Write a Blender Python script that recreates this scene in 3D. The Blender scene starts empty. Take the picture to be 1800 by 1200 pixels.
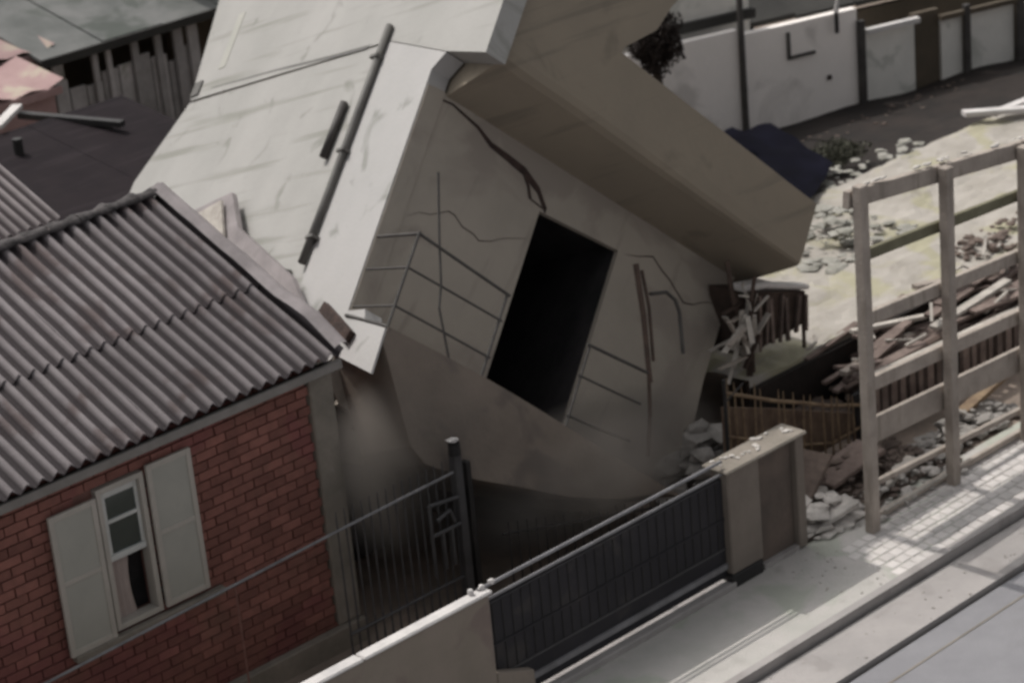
import bpy, bmesh, math, random
from mathutils import Vector, Matrix, noise
R = math.radians
random.seed(11)
S = bpy.context.scene
col = S.collection

# ------------------------------------------------------------------ camera
# X runs along the street, Y runs from the street into the plots, Z is up; metres.
TH, RO, AN = R(22), R(5.5), R(42)
d_ = Vector((0, math.cos(TH), -math.sin(TH))); r0 = Vector((1, 0, 0)); u0 = Vector((0, math.sin(TH), math.cos(TH)))
r_ = math.cos(RO) * r0 - math.sin(RO) * u0
u_ = math.cos(RO) * u0 + math.sin(RO) * r0
toS = Matrix.Rotation(-AN, 3, 'Z')
cam_d = bpy.data.cameras.new('camera'); cam = bpy.data.objects.new('camera', cam_d); col.objects.link(cam)
m3 = Matrix((toS @ r_, toS @ u_, toS @ (-d_))).transposed()
cam.matrix_world = Matrix.Translation((-13.81, -12.84, 10.0)) @ m3.to_4x4()
cam_d.sensor_width = 36; cam_d.lens = 88; cam_d.clip_end = 600; cam_d.clip_start = 0.5
cam_d.dof.use_dof = True; cam_d.dof.focus_distance = 14.0; cam_d.dof.aperture_fstop = 2.7
S.camera = cam
S.cycles.filter_width = 2.6

# ------------------------------------------------------------------ sky, sun, exposure
SUN = Vector((-0.02, 0.57, 0.82)).normalized()      # direction towards the sun
w = bpy.data.worlds.new('World'); S.world = w; w.use_nodes = True
nt = w.node_tree; bg = nt.nodes['Background']
sky = nt.nodes.new('ShaderNodeTexSky'); sky.sky_type = 'NISHITA'; sky.sun_disc = False
sky.sun_elevation = math.asin(SUN.z); sky.sun_rotation = math.atan2(SUN.x, SUN.y)
sky.air_density = 1.0; sky.dust_density = 6.0; sky.ozone_density = 0.6
hz = nt.nodes.new('ShaderNodeHueSaturation'); hz.inputs['Saturation'].default_value = 0.12      # hazy, nearly colourless sky
nt.links.new(sky.outputs[0], hz.inputs['Color']); nt.links.new(hz.outputs[0], bg.inputs[0]); bg.inputs[1].default_value = 0.14
sl = bpy.data.lights.new('sun', 'SUN'); sl.energy = 2.5; sl.angle = R(0.5); sl.color = (1.0, 0.955, 0.90)
so = bpy.data.objects.new('sun', sl); col.objects.link(so)
so.rotation_euler = SUN.to_track_quat('Z', 'Y').to_euler()
S.view_settings.view_transform = 'Standard'; S.view_settings.look = 'None'
S.view_settings.gamma = 1; S.view_settings.exposure = -0.12; S.view_settings.use_curve_mapping = False
S.cycles.volume_step_rate = 1.0; S.cycles.max_bounces = 6

# ------------------------------------------------------------------ materials
MATS = {}
def mat(name, c1, c2=None, scale=3.0, rough=0.85, bump=0.0, bscale=40.0, metal=0.0, rnd=0.0, streak=None, spots=None, local=False, spec=0.3, furrow=None):
    """noise-mottled surface: c1/c2 mix by world-space noise, optional per-object value change, stretched streaks and stain spots"""
    m = bpy.data.materials.new(name); m.use_nodes = True; t = m.node_tree; N = t.nodes; Lk = t.links
    b = N['Principled BSDF']; b.inputs['Roughness'].default_value = rough; b.inputs['Metallic'].default_value = metal
    b.inputs['Specular IOR Level'].default_value = spec
    if local: pos = N.new('ShaderNodeTexCoord').outputs['Object']
    else: pos = N.new('ShaderNodeNewGeometry').outputs['Position']
    c2 = c2 or tuple(x * 0.72 for x in c1)
    n1 = N.new('ShaderNodeTexNoise'); n1.inputs['Scale'].default_value = scale; n1.inputs['Detail'].default_value = 8; n1.inputs['Roughness'].default_value = 0.65
    Lk.new(pos, n1.inputs['Vector'])
    rp = N.new('ShaderNodeValToRGB'); rp.color_ramp.elements[0].position = 0.34; rp.color_ramp.elements[1].position = 0.66
    rp.color_ramp.elements[0].color = (*c2, 1); rp.color_ramp.elements[1].color = (*c1, 1)
    Lk.new(n1.outputs['Fac'], rp.inputs[0]); out = rp.outputs[0]
    def mixin(out, fac, colr):
        mx = N.new('ShaderNodeMix'); mx.data_type = 'RGBA'; Lk.new(fac, mx.inputs[0]); Lk.new(out, mx.inputs[6]); mx.inputs[7].default_value = (*colr, 1)
        return mx.outputs[2]
    if streak:                                    # (scale vector, rotation z, colour, threshold, strength)
        sc, rot, colr, th, st = streak
        mp = N.new('ShaderNodeMapping'); mp.vector_type = 'TEXTURE'; mp.inputs['Scale'].default_value = tuple(1 / q for q in sc); mp.inputs['Rotation'].default_value = rot
        Lk.new(pos, mp.inputs[0]); n2 = N.new('ShaderNodeTexNoise'); n2.inputs['Scale'].default_value = 1; n2.inputs['Detail'].default_value = 4
        Lk.new(mp.outputs[0], n2.inputs['Vector'])
        mr = N.new('ShaderNodeMapRange'); mr.inputs[1].default_value = th; mr.inputs[2].default_value = th + 0.12; mr.inputs[4].default_value = st
        Lk.new(n2.outputs['Fac'], mr.inputs[0]); out = mixin(out, mr.outputs[0], colr)
    if spots:                                     # (scale, colour, threshold, strength)
        sc, colr, th, st = spots
        n3 = N.new('ShaderNodeTexNoise'); n3.inputs['Scale'].default_value = sc; n3.inputs['Detail'].default_value = 5; n3.inputs['Distortion'].default_value = 0.6
        Lk.new(pos, n3.inputs['Vector'])
        mr = N.new('ShaderNodeMapRange'); mr.inputs[1].default_value = th; mr.inputs[2].default_value = th + 0.08; mr.inputs[4].default_value = st
        Lk.new(n3.outputs['Fac'], mr.inputs[0]); out = mixin(out, mr.outputs[0], colr)
    if furrow:                                    # shade painted into corrugation troughs, wave contrast the sun direction lacks (pitch, phase x, colour)
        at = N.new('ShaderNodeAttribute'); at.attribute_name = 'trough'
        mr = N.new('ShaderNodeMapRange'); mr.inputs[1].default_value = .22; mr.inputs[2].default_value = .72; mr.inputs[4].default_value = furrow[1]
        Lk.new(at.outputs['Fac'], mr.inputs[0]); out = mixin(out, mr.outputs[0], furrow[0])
    if rnd:
        oi = N.new('ShaderNodeObjectInfo'); mr = N.new('ShaderNodeMapRange'); mr.inputs[3].default_value = 1 - rnd; mr.inputs[4].default_value = 1 + rnd
        Lk.new(oi.outputs['Random'], mr.inputs[0]); hs = N.new('ShaderNodeHueSaturation'); Lk.new(mr.outputs[0], hs.inputs['Value']); Lk.new(out, hs.inputs['Color']); out = hs.outputs[0]
    Lk.new(out, b.inputs['Base Color'])
    if bump:
        nb = N.new('ShaderNodeTexNoise'); nb.inputs['Scale'].default_value = bscale; nb.inputs['Detail'].default_value = 6; Lk.new(pos, nb.inputs['Vector'])
        bp = N.new('ShaderNodeBump'); bp.inputs['Strength'].default_value = bump; bp.inputs['Distance'].default_value = 0.02
        Lk.new(nb.outputs['Fac'], bp.inputs['Height']); Lk.new(bp.outputs[0], b.inputs['Normal'])
    MATS[name] = m
    return m

mat('asphalt', (0.252, 0.248, 0.259), (0.206, 0.202, 0.214), 1.2, .8, .3, 60, spots=(1.1, (.19, .185, .19), .56, .45))
mat('gutter', (0.387, 0.360, 0.347), (0.306, 0.288, 0.279), 1.6, .85, .3, 50, spots=(2.2, (.25, .23, .22), .58, .5))
mat('pavement', (.50, .47, .45), (.41, .40, .37), 1.3, .9, .35, 40, spots=(1.4, (.35, .37, .31), .52, .7), streak=((3, 3, 3), (0, 0, 0), (.30, .28, .26), .62, .5))
mat('paver', (0.66, 0.62, 0.595), (0.55, 0.52, 0.50), 3.0, .9, .3, 40, rnd=.10)
mat('earth', (.30, .24, .20), (.18, .15, .125), 2.0, .95, .6, 12)
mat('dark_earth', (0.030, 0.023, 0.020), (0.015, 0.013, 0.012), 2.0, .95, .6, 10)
mat('lime_ground', (0.40, 0.37, 0.335), (0.31, 0.285, 0.25), 1.6, .95, .7, 9, spots=(1.3, (.33, .31, .20), .52, .7), streak=((2, 5, 5), (0, 0, R(20)), (.17, .15, .13), .64, .7))
mat('plaster_white', (.385, .372, .355), (.325, .318, .30), 0.7, .85, .15, 25, local=True,
    streak=((.4, .35, 7), (R(5), 0, 0), (.22, .22, .19), .55, .7), spots=(2.3, (.215, .215, .19), .61, .75))
mat('plaster_strip', (.43, .415, .405), (.375, .365, .355), 0.8, .85, .15, 25, local=True, spots=(2.2, (.20, .205, .18), .58, .7))
mat('plaster_slab', (0.219, 0.180, 0.149), (0.154, 0.128, 0.107), 1.4, .95, .3, 20, local=True, spots=(2.2, (.12, .10, .09), .56, .6))
mat('soffit_brown', (0.392, 0.334, 0.249), (0.341, 0.291, 0.223), 0.8, .9, .15, 20, local=True)
mat('plaster_front', (0.388, 0.342, 0.290), (0.320, 0.286, 0.242), 0.8, .9, .15, 20, local=True, spots=(1.0, (.24, .205, .18), .52, .6), streak=((7, 7, .8), (0, R(8), 0), (.20, .175, .155), .60, .45))
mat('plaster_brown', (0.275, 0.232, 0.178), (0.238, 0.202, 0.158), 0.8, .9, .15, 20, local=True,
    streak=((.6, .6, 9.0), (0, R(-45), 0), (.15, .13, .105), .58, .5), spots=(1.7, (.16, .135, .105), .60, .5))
mat('break', (.07, .045, .038), (.03, .022, .02), 9.0, .95, .8, 20)
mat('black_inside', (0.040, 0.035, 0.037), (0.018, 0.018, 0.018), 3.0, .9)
mat('pipe_grey', (.14, .135, .125), (.09, .085, .08), 3.0, .6)
mat('rail_iron', (.075, .07, .065), (.045, .04, .038), 6.0, .6)
mat('brick', (.255, .112, .090), (.185, .083, .068), 7.0, .9, .3, 60, rnd=.22, spots=(1.3, (.20, .070, .070), .55, .6), streak=((2, 2, 2), (0, 0, 0), (.15, .085, .065), .58, .6))
mat('mortar', (.26, .135, .112), (.19, .10, .085), 5.0, .95, .4, 60)
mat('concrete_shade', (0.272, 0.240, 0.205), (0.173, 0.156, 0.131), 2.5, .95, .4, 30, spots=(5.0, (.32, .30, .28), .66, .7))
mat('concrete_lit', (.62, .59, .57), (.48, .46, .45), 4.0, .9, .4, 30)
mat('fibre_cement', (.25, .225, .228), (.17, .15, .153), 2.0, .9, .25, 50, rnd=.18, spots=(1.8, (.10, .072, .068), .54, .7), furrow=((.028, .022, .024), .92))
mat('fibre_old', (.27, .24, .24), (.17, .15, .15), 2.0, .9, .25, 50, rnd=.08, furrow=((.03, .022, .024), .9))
mat('fibre_edge', (.30, .27, .27), (.20, .18, .18), 3.0, .9, .25, 50)
mat('ridge', (.10, .09, .09), (.03, .027, .027), 9.0, .9, .4, 30)
mat('dark_sheet', (0.023, 0.018, 0.020), (0.016, 0.013, 0.015), 1.5, .75, .1, 20, streak=((1, 9, 9), (0, 0, 0), (.035, .028, .031), .55, .5), spec=.04)
mat('fascia', (.27, .25, .235), (.19, .18, .165), 3.0, .8, .2, 40)
mat('shutter', (0.402, 0.389, 0.350), (0.342, 0.339, 0.303), 2.0, .6)
mat('shutter_frame', (0.457, 0.421, 0.379), (0.390, 0.364, 0.326), 3.0, .6)
mat('sash_white', (.60, .60, .58), (.48, .49, .47), 4.0, .6)
mat('glass_dark', (.045, .06, .055), (.03, .04, .038), 2.0, .12, spec=.5)
mat('curtain', (.42, .35, .32), (.35, .29, .27), 4.0, .95)
mat('gate_dark', (0.039, 0.037, 0.041), (0.028, 0.027, 0.030), 1.5, .65, .15, 10, spec=.12, spots=(3, (.065, .058, .055), .6, .5))
mat('gate_rail', (.24, .235, .245), (.15, .145, .15), 6.0, .5)
mat('iron_black', (.030, .028, .028), (.018, .017, .017), 5.0, .6)
mat('iron_grey', (.085, .083, .085), (.055, .053, .055), 5.0, .55)
mat('wall_beige', (0.274, 0.231, 0.196), (0.217, 0.188, 0.154), 1.1, .9, .25, 30, spots=(2.0, (.17, .12, .115), .60, .5))
mat('pillar_light', (0.211, 0.180, 0.154), (0.161, 0.137, 0.117), 2.0, .9, .3, 30)
mat('pillar_panel', (0.138, 0.107, 0.090), (0.089, 0.073, 0.063), 3.0, .9, .3, 30)
mat('timber', (0.421, 0.366, 0.319), (0.301, 0.260, 0.227), 4.0, .85, .4, 30, rnd=.10, streak=((12, 12, 2), (0, 0, 0), (.20, .17, .14), .55, .5))
mat('timber_old', (0.421, 0.338, 0.299), (0.303, 0.244, 0.210), 4.0, .85, .4, 30, rnd=.10, streak=((12, 12, 2), (0, 0, 0), (.12, .095, .08), .55, .5))
mat('tan_wood', (.17, .12, .085), (.09, .062, .047), 5.0, .9, .4, 30, streak=((14, 14, 1), (0, 0, 0), (.09, .06, .04), .5, .6))
mat('slat_wood', (.20, .155, .135), (.11, .082, .072), 6.0, .9, .4, 30, rnd=.3)
mat('timber_olive', (0.195, 0.182, 0.124), (0.130, 0.120, 0.078), 4.0, .9, .4, 30)
mat('timber_pale', (.52, .48, .43), (.33, .30, .27), 6.0, .9, .4, 30, rnd=.22)
mat('timber_dark', (.085, .058, .046), (.05, .036, .03), 6.0, .9, .4, 30, rnd=.25)
mat('rust_yellow', (.26, .19, .12), (.14, .095, .065), 8.0, .85, .3, 30)
mat('rubble', (.46, .43, .40), (.30, .28, .26), 6.0, .95, .6, 20, rnd=.35)
mat('rubble_dark', (.17, .13, .11), (.09, .07, .06), 6.0, .95, .6, 20, rnd=.35)
mat('rubble_green', (.40, .385, .35), (.24, .235, .20), 6.0, .95, .6, 20, rnd=.25)
mat('bg_wall', (.88, .82, .78), (.80, .75, .71), 1.0, .9, .2, 20, spots=(1.3, (.50, .46, .43), .58, .6))
mat('bg_wall_old', (0.791, 0.704, 0.652), (0.659, 0.592, 0.543), 1.0, .9, .2, 20, spots=(1.3, (.30, .27, .26), .56, .6))
mat('bg_panel', (.80, .77, .72), (.64, .62, .58), 1.0, .9, .2, 20, spots=(2.2, (.42, .42, .38), .58, .6))
mat('bg_panel_old', (0.759, 0.721, 0.655), (0.601, 0.574, 0.513), 1.0, .9, .2, 20, spots=(3.0, (.15, .17, .155), .58, .6))
mat('bg_brown', (0.111, 0.088, 0.065), (0.078, 0.065, 0.049), 2.0, .95)
mat('bg_roof', (.05, .048, .044), (.032, .031, .029), 1.5, .9, .3, 12, rnd=.15)
mat('grey_roof', (.17, .17, .165), (.10, .105, .10), 1.6, .9, .3, 12, spots=(1.2, (.06, .07, .06), .55, .7))
mat('shed_board', (.46, .44, .44), (.30, .29, .285), 2.5, .9, .3, 20, rnd=.25, spots=(2.5, (.12, .13, .08), .60, .5))
mat('pink_clay', (.36, .25, .24), (.29, .19, .185), 2.0, .9, .4, 20, rnd=.15, spots=(2.0, (.40, .36, .28), .56, .7))
mat('tarp', (.007, .007, .013), (.004, .004, .006), 1.5, .95, spec=.03)
mat('leaf', (.085, .085, .06), (.05, .05, .036), 5.0, .8, rnd=.2)
mat('leaf_dark', (.040, .030, .026), (.024, .018, .016), 3.0, .8)
mat('bark', (.07, .055, .045), (.04, .03, .025), 8.0, .9)

# ------------------------------------------------------------------ mesh helpers
class MB:
    def __init__(s): s.v = []; s.f = []
    def add(s, vs, fs):
        k = len(s.v); s.v += [Vector(p) for p in vs]; s.f += [tuple(i + k for i in f) for f in fs]; return s
    def box(s, x0, x1, y0, y1, z0, z1):
        return s.add([(x0, y0, z0), (x1, y0, z0), (x1, y1, z0), (x0, y1, z0), (x0, y0, z1), (x1, y0, z1), (x1, y1, z1), (x0, y1, z1)],
                     [(0, 3, 2, 1), (4, 5, 6, 7), (0, 1, 5, 4), (1, 2, 6, 5), (2, 3, 7, 6), (3, 0, 4, 7)])
    def beam(s, a, b, w, h, up=(0, 0, 1)):
        a = Vector(a); b = Vector(b); d = (b - a).normalized(); up = Vector(up)
        if abs(d.dot(up)) > .98: up = Vector((0, 1, 0))
        r = d.cross(up).normalized(); u = r.cross(d)
        P = []
        for c in (a, b):
            for i, j in ((-1, -1), (1, -1), (1, 1), (-1, 1)): P.append(c + r * i * w / 2 + u * j * h / 2)
        return s.add(P, [(0, 1, 2, 3), (7, 6, 5, 4), (0, 4, 5, 1), (1, 5, 6, 2), (2, 6, 7, 3), (3, 7, 4, 0)])
    def tube(s, pts, r, n=7, r2=None):
        pts = [Vector(p) for p in pts]; rings = []; k0 = len(s.v); up = Vector((0.13, 0.21, 1)).normalized()
        for i, p in enumerate(pts):
            d = (pts[min(i + 1, len(pts) - 1)] - pts[max(i - 1, 0)]).normalized()
            x = d.cross(up)
            if x.length < .05: x = d.cross(Vector((1, 0, 0)))
            x.normalize(); y = x.cross(d)
            rr = r if r2 is None else r + (r2 - r) * i / (len(pts) - 1)
            for j in range(n):
                a = 2 * math.pi * j / n; s.v.append(p + x * math.cos(a) * rr + y * math.sin(a) * rr)
        for i in range(len(pts) - 1):
            for j in range(n):
                a = k0 + i * n + j; b = k0 + i * n + (j + 1) % n; s.f.append((a, b, b + n, a + n))
        s.f.append(tuple(k0 + j for j in range(n))[::-1]); s.f.append(tuple(k0 + (len(pts) - 1) * n + j for j in range(n)))
        return s
    def prism(s, poly, off):
        """poly: 3D points of a planar outline; off: extrusion vector"""
        n = len(poly); off = Vector(off); P = [Vector(p) for p in poly]
        return s.add(P + [p + off for p in P], [tuple(range(n)), tuple(range(2 * n - 1, n - 1, -1))] + [(i, i + n, (i + 1) % n + n, (i + 1) % n) for i in range(n)])
    def chunk(s, c, r, seed=0, sq=(1, 1, 1)):
        bm = bmesh.new(); bmesh.ops.create_icosphere(bm, subdivisions=1, radius=1)
        rnd = random.Random(seed); rot = Matrix.Rotation(rnd.random() * 6.28, 3, 'Z') @ Matrix.Rotation(rnd.random() * 6.28, 3, 'X')
        vs = []
        for v in bm.verts:
            p = v.co.copy(); m = max(abs(p.x), abs(p.y), abs(p.z)); p = p.lerp(p / m, .75)
            p *= r * (0.6 + rnd.random() * .6); p = rot @ p
            vs.append(Vector(c) + Vector((p.x * sq[0], p.y * sq[1], p.z * sq[2])))
        s.add(vs, [tuple(v.index for v in f.verts) for f in bm.faces]); bm.free(); return s
    def build(s, name, m, parent=None, smooth=False, bevel=0.0):
        off = WO.get(parent.name, Vector((0, 0, 0))) if parent else Vector((0, 0, 0))
        me = bpy.data.meshes.new(name); me.from_pydata([tuple(v - off) for v in s.v], [], s.f)
        bm = bmesh.new(); bm.from_mesh(me); bmesh.ops.recalc_face_normals(bm, faces=bm.faces)
        if bevel: bmesh.ops.bevel(bm, geom=bm.edges[:], offset=bevel, segments=1, affect='EDGES', clamp_overlap=True)
        bm.to_mesh(me); bm.free(); me.validate()
        if smooth:
            for p in me.polygons: p.use_smooth = True
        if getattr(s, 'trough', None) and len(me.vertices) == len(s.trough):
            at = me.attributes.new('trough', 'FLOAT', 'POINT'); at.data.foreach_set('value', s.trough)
        me.materials.append(MATS[m])
        o = bpy.data.objects.new(name, me); col.objects.link(o)
        if parent: o.parent = parent; WO[o.name] = off
        return o
WO = {}     # world offset of things whose children are given in world coordinates
def tag(o, label=None, cat=None, group=None, kind=None):
    if label: o['label'] = label
    if cat: o['category'] = cat
    if group: o['group'] = group
    if kind: o['kind'] = kind
    return o
def thing(name, loc, label, cat, group=None):
    o = bpy.data.objects.new(name, None); o.empty_display_size = .2; o.location = loc; col.objects.link(o)
    WO[o.name] = Vector(loc); return tag(o, label, cat, group)
def struct(o): return tag(o, kind='structure')
def copies(proto, parent, name, places):
    """alike pieces that share one mesh; places: (location, rotation, scale)"""
    for i, (lo, ro, sc) in enumerate(places):
        o = proto if i == 0 else proto.copy()
        if i: col.objects.link(o)
        o.parent = parent; o.location = Vector(lo) - WO.get(parent.name, Vector()) if parent else lo
        o.rotation_euler = ro; o.scale = sc
def piece(name, m, dx, dy, dz, bevel=.004):
    o = MB().box(-dx / 2, dx / 2, -dy / 2, dy / 2, -dz / 2, dz / 2).build(name, m, None, bevel=bevel); return o
one = (1, 1, 1)

# ------------------------------------------------------------------ the ground, street and pavement
g = MB(); nx, ny = 60, 60
xs = [-6 + 24 * i / nx for i in range(nx + 1)]; xs = [-300, -60] + xs + [70, 300]
ys = [0.02 + 24 * i / ny for i in range(ny + 1)]; ys = ys + [70, 300]
gv = []
for y in ys:
    for x in xs:
        a = min(1, max(0, (y - .3) / 1.5))
        z = -0.012 + a * .05 * (noise.noise(Vector((x * .9, y * .9, 3))) + .5 * noise.noise(Vector((x * 3, y * 3, 1))))
        gv.append((x, y, z - .03))
wx = len(xs)
g.add(gv, [(j * wx + i, j * wx + i + 1, (j + 1) * wx + i + 1, (j + 1) * wx + i) for j in range(len(ys) - 1) for i in range(wx - 1)])
struct(g.build('ground', 'earth'))
struct(MB().box(-300, 300, -0.99 + .0, 0.02, -.3, -.02).build('sidewalk', 'pavement'))
struct(MB().box(-300, 300, -1.07, -0.993, -.3, .0).build('kerb', 'gutter'))
struct(MB().box(-300, 300, -1.60, -1.105, -.4, -.085).build('gutter', 'gutter'))
struct(MB().add([(-300, -300, -.13), (300, -300, -.13), (300, -1.635, -.13), (-300, -1.635, -.13)], [(0, 1, 2, 3)]).build('street', 'asphalt'))
struct(MB().add([(-300, -1.7, -.30), (300, -1.7, -.30), (300, -1.0, -.30), (-300, -1.0, -.30)], [(0, 1, 2, 3)]).build('kerb_shade_bed', 'dark_earth'))  # dark bed under the gaps, stands in for shade on the kerb face
struct(MB().add([(-300, -1.90, -.126), (300, -1.90, -.126), (300, -1.88, -.126), (-300, -1.88, -.126)], [(0, 1, 2, 3)]).build('street_joint', 'concrete_shade'))
# lattice pavers on the sunlit stretch
pav = thing('paver_field', (1.2, -.5, 0), 'sunlit strip of small pale pavers between timber frame and kerb', 'pavement')
places = []; rest = MB()
px, k = .135, 0
for j in range(7):
    for i in range(46):
        x = 1.05 + i * px + (px / 2 if j % 2 else 0); y = -.93 + j * .118
        if j > 5 and x < 1.75: continue
        zz = -.031 + random.uniform(-.003, .003)
        if k < 290 and x < 6.6: places.append(((x, y, zz), (random.uniform(-.02, .02), random.uniform(-.02, .02), random.uniform(-.04, .04)), one)); k += 1
        else: rest.box(x - .055, x + .055, y - .048, y + .048, -.03, zz + .015)
copies(piece('paver', 'paver', .122, .106, .04, .008), pav, 'paver', places)
if rest.v: tag(rest.build('paver_rest', 'paver', pav), kind='stuff')

# ------------------------------------------------------------------ raised pale terrace behind the frame
def terrain(name, x0, x1, y0, y1, nx, ny, f, m, parent=None, sk=None):
    b = MB(); vs = []
    for j in range(ny + 1):
        for i in range(nx + 1):
            x = x0 + (x1 - x0) * i / nx; y = y0 + (y1 - y0) * j / ny; vs.append((x, y, f(x, y)))
    W = nx + 1; fs = [(j * W + i, j * W + i + 1, (j + 1) * W + i + 1, (j + 1) * W + i) for j in range(ny) for i in range(nx)]
    b.add(vs, fs)
    # skirt at the front edge and sides
    n0 = len(b.v)
    for i in range(nx + 1): b.v.append(Vector((b.v[i].x, b.v[i].y + .02, -.3)))
    for i in range(nx): b.f.append((i, i + 1, n0 + i + 1, n0 + i))
    return b.build(name, m, parent, smooth=False)
def fz(x, y): return .60 + .05 * noise.noise(Vector((x * 1.3, y * 1.3, 0))) + .03 * noise.noise(Vector((x * 5, y * 5, 2))) + max(0, y - 2.6) * .02
struct(terrain('terrace_ground', 2.3, 13.0, 1.78, 4.6, 90, 26, fz, 'lime_ground'))
struct(MB().box(2.28, 13, 1.70, 1.76, -.3, .56).build('terrace_face', 'dark_earth'))
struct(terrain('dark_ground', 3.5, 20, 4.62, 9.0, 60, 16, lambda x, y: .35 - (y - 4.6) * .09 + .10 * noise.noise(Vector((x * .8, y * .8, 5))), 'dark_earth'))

# ------------------------------------------------------------------ brick house
H = thing('brick_house', (-4.5, 2.0, 0), 'dark red brick house with grey corrugated roof and open pale shutters, at lower left', 'house')
Y = 2.02
wx0, wx1, wz0, wz1 = -4.80, -4.36, 1.05, 2.24
wl = MB()
wl.box(-9.0, wx0, Y, Y + .2, -.1, 2.48); wl.box(wx1, -2.64, Y, Y + .2, -.1, 2.48)
wl.box(wx0, wx1, Y, Y + .2, -.1, wz0); wl.box(wx0, wx1, Y, Y + .2, wz1, 2.48)
wl.box(-2.64, -2.46, Y + .05, 6.0, -.1, 2.45)
wl.add([(-2.47, 2.1, 2.4), (-2.47, 5.9, 2.4), (-2.47, 4.03, 3.4), (-2.62, 2.1, 2.4), (-2.62, 5.9, 2.4), (-2.62, 4.03, 3.4)], [(0, 1, 2), (3, 5, 4), (0, 2, 5, 3), (1, 4, 5, 2), (0, 3, 4, 1)])
wl.box(-9, -2.64, 5.8, 6.0, -.1, 2.45)
wall = wl.build('wall', 'mortar', H)
bl, bh = .205, .082
br = piece('brick', 'brick', bl - .010, .05, bh - .010, .003)
pl_, bst = [], MB()
for j in range(29):
    for i in range(34):
        x = -2.72 - i * bl - (bl / 2 if j % 2 else 0); z = .16 + j * bh
        if wx0 - .04 < x < wx1 + .04 and wz0 - .03 < z < wz1 + .03: continue
        if x - bl / 2 < wx0 and x + bl / 2 > wx0 - .0 and wz0 - .03 < z < wz1 + .03: continue
        vis = x > -5.95 and z > 0.25 + max(0, (-3.3 - x) * .33) and len(pl_) < 295
        # bricks behind the shutters are hidden, leave them to the joined rest
        if vis and -5.16 < x < -3.95 and 1.1 < z < 2.2: vis = False
        dy = random.uniform(-.005, .005)
        if vis: pl_.append(((x, Y - .007 + dy, z), (0, random.uniform(-.01, .01), 0), (1, 1, 1)))
        else: bst.box(x - (bl - .010) / 2, x + (bl - .010) / 2, Y - .032 + dy, Y + .01, z - (bh - .010) / 2, z + (bh - .010) / 2)
copies(br, H, 'brick', pl_)
tag(bst.build('brick_rest', 'brick', H), kind='stuff')
MB().box(-9, -2.46, 1.90, Y - .04, -.1, .17).build('plinth', 'concrete_shade', H, bevel=.008)
# pilaster with flaking plaster
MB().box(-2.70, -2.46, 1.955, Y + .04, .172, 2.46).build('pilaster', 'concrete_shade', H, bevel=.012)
# window
wn = MB(); e = .045
wn.box(wx0, wx0 + e, Y - .06, Y + .05, wz0, wz1); wn.box(wx1 - e, wx1, Y - .06, Y + .05, wz0, wz1)
wn.box(wx0 + e, wx1 - e, Y - .06, Y + .05, wz0, wz0 + e); wn.box(wx0 + e, wx1 - e, Y - .06, Y + .05, wz1 - e, wz1)
win = wn.build('window', 'shutter_frame', H, bevel=.004)
sa = MB(); x0, x1 = wx0 + e, wx1 - e
sa.box(x0, x0 + .05, Y - .02, Y + .02, 1.66, wz1 - e); sa.box(x1 - .03, x1, Y - .02, Y + .02, 1.66, wz1 - e)
sa.box(x0 + .05, x1 - .03, Y - .02, Y + .02, 2.13, wz1 - e); sa.box(x0 + .05, x1 - .03, Y - .022, Y + .02, 1.915, 1.945)
sa.box(x0, x1, Y - .03, Y + .018, 1.61, 1.66)
sa.build('sash', 'sash_white', win, bevel=.003)
MB().box(x0 + .05, x1 - .03, Y - .004, Y + .004, 1.945, 2.13).build('pane', 'glass_dark', win)
MB().box(x0 + .05, x1 - .03, Y - .004, Y + .004, 1.66, 1.915).build('pane', 'glass_dark', win)
cu = MB(); n = 12; vs = []
for k in range(9):
    z = wz0 + e + (1.61 - wz0 - e) * k / 8; wd = .21 - .03 * math.sin(k / 8 * 3.0)
    for i in range(n + 1):
        t = i / n; vs.append((x0 + wd * t, Y + .03 + .012 * math.sin(t * 22), z))
cu.add(vs, [(k * (n + 1) + i, k * (n + 1) + i + 1, (k + 1) * (n + 1) + i + 1, (k + 1) * (n + 1) + i) for k in range(8) for i in range(n)])
cu.build('curtain', 'curtain', win, smooth=True)
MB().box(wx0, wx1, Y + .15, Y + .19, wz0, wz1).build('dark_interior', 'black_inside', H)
MB().box(-5.22, -3.80, Y - .11, Y - .045, wz0 - .075, wz0 - .02).build('sill', 'concrete_shade', H, bevel=.006)
def shutter(xa, xb, za, zb, yy, tilt):
    f = MB(); y1 = yy
    def B(x0, x1, z0, z1, d=.03):
        f.box(x0, x1, y1 - d / 2, y1 + d / 2, z0, z1)
    B(xa, xa + .045, za, zb); B(xb - .045, xb, za, zb); zm = (za + zb) / 2 + .02
    B(xa + .045, xb - .045, za, za + .05, .028); B(xa + .045, xb - .045, zb - .05, zb, .028); B(xa + .045, xb - .045, zm - .02, zm + .02, .028)
    o = f.build('shutter', 'shutter_frame', H, bevel=.003)
    MB().box(xa + .045, xb - .045, y1 - .006, y1 + .006, za + .05, zm - .02).build('panel', 'shutter', o)
    MB().box(xa + .045, xb - .045, y1 - .006, y1 + .006, zm + .02, zb - .05).build('panel', 'shutter', o)
    hg = MB(); hg.box(xa + .002 if tilt else xb - .03, xa + .03 if tilt else xb - .002, y1 + .02, Y - .03, za + .12, za + .16)
    hg.build('hinge', 'iron_grey', o)
shutter(-5.25, -4.825, 1.03, 2.20, Y - .075, 0)
shutter(-4.345, -3.925, 1.07, 2.28, Y - .075, 1)
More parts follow.
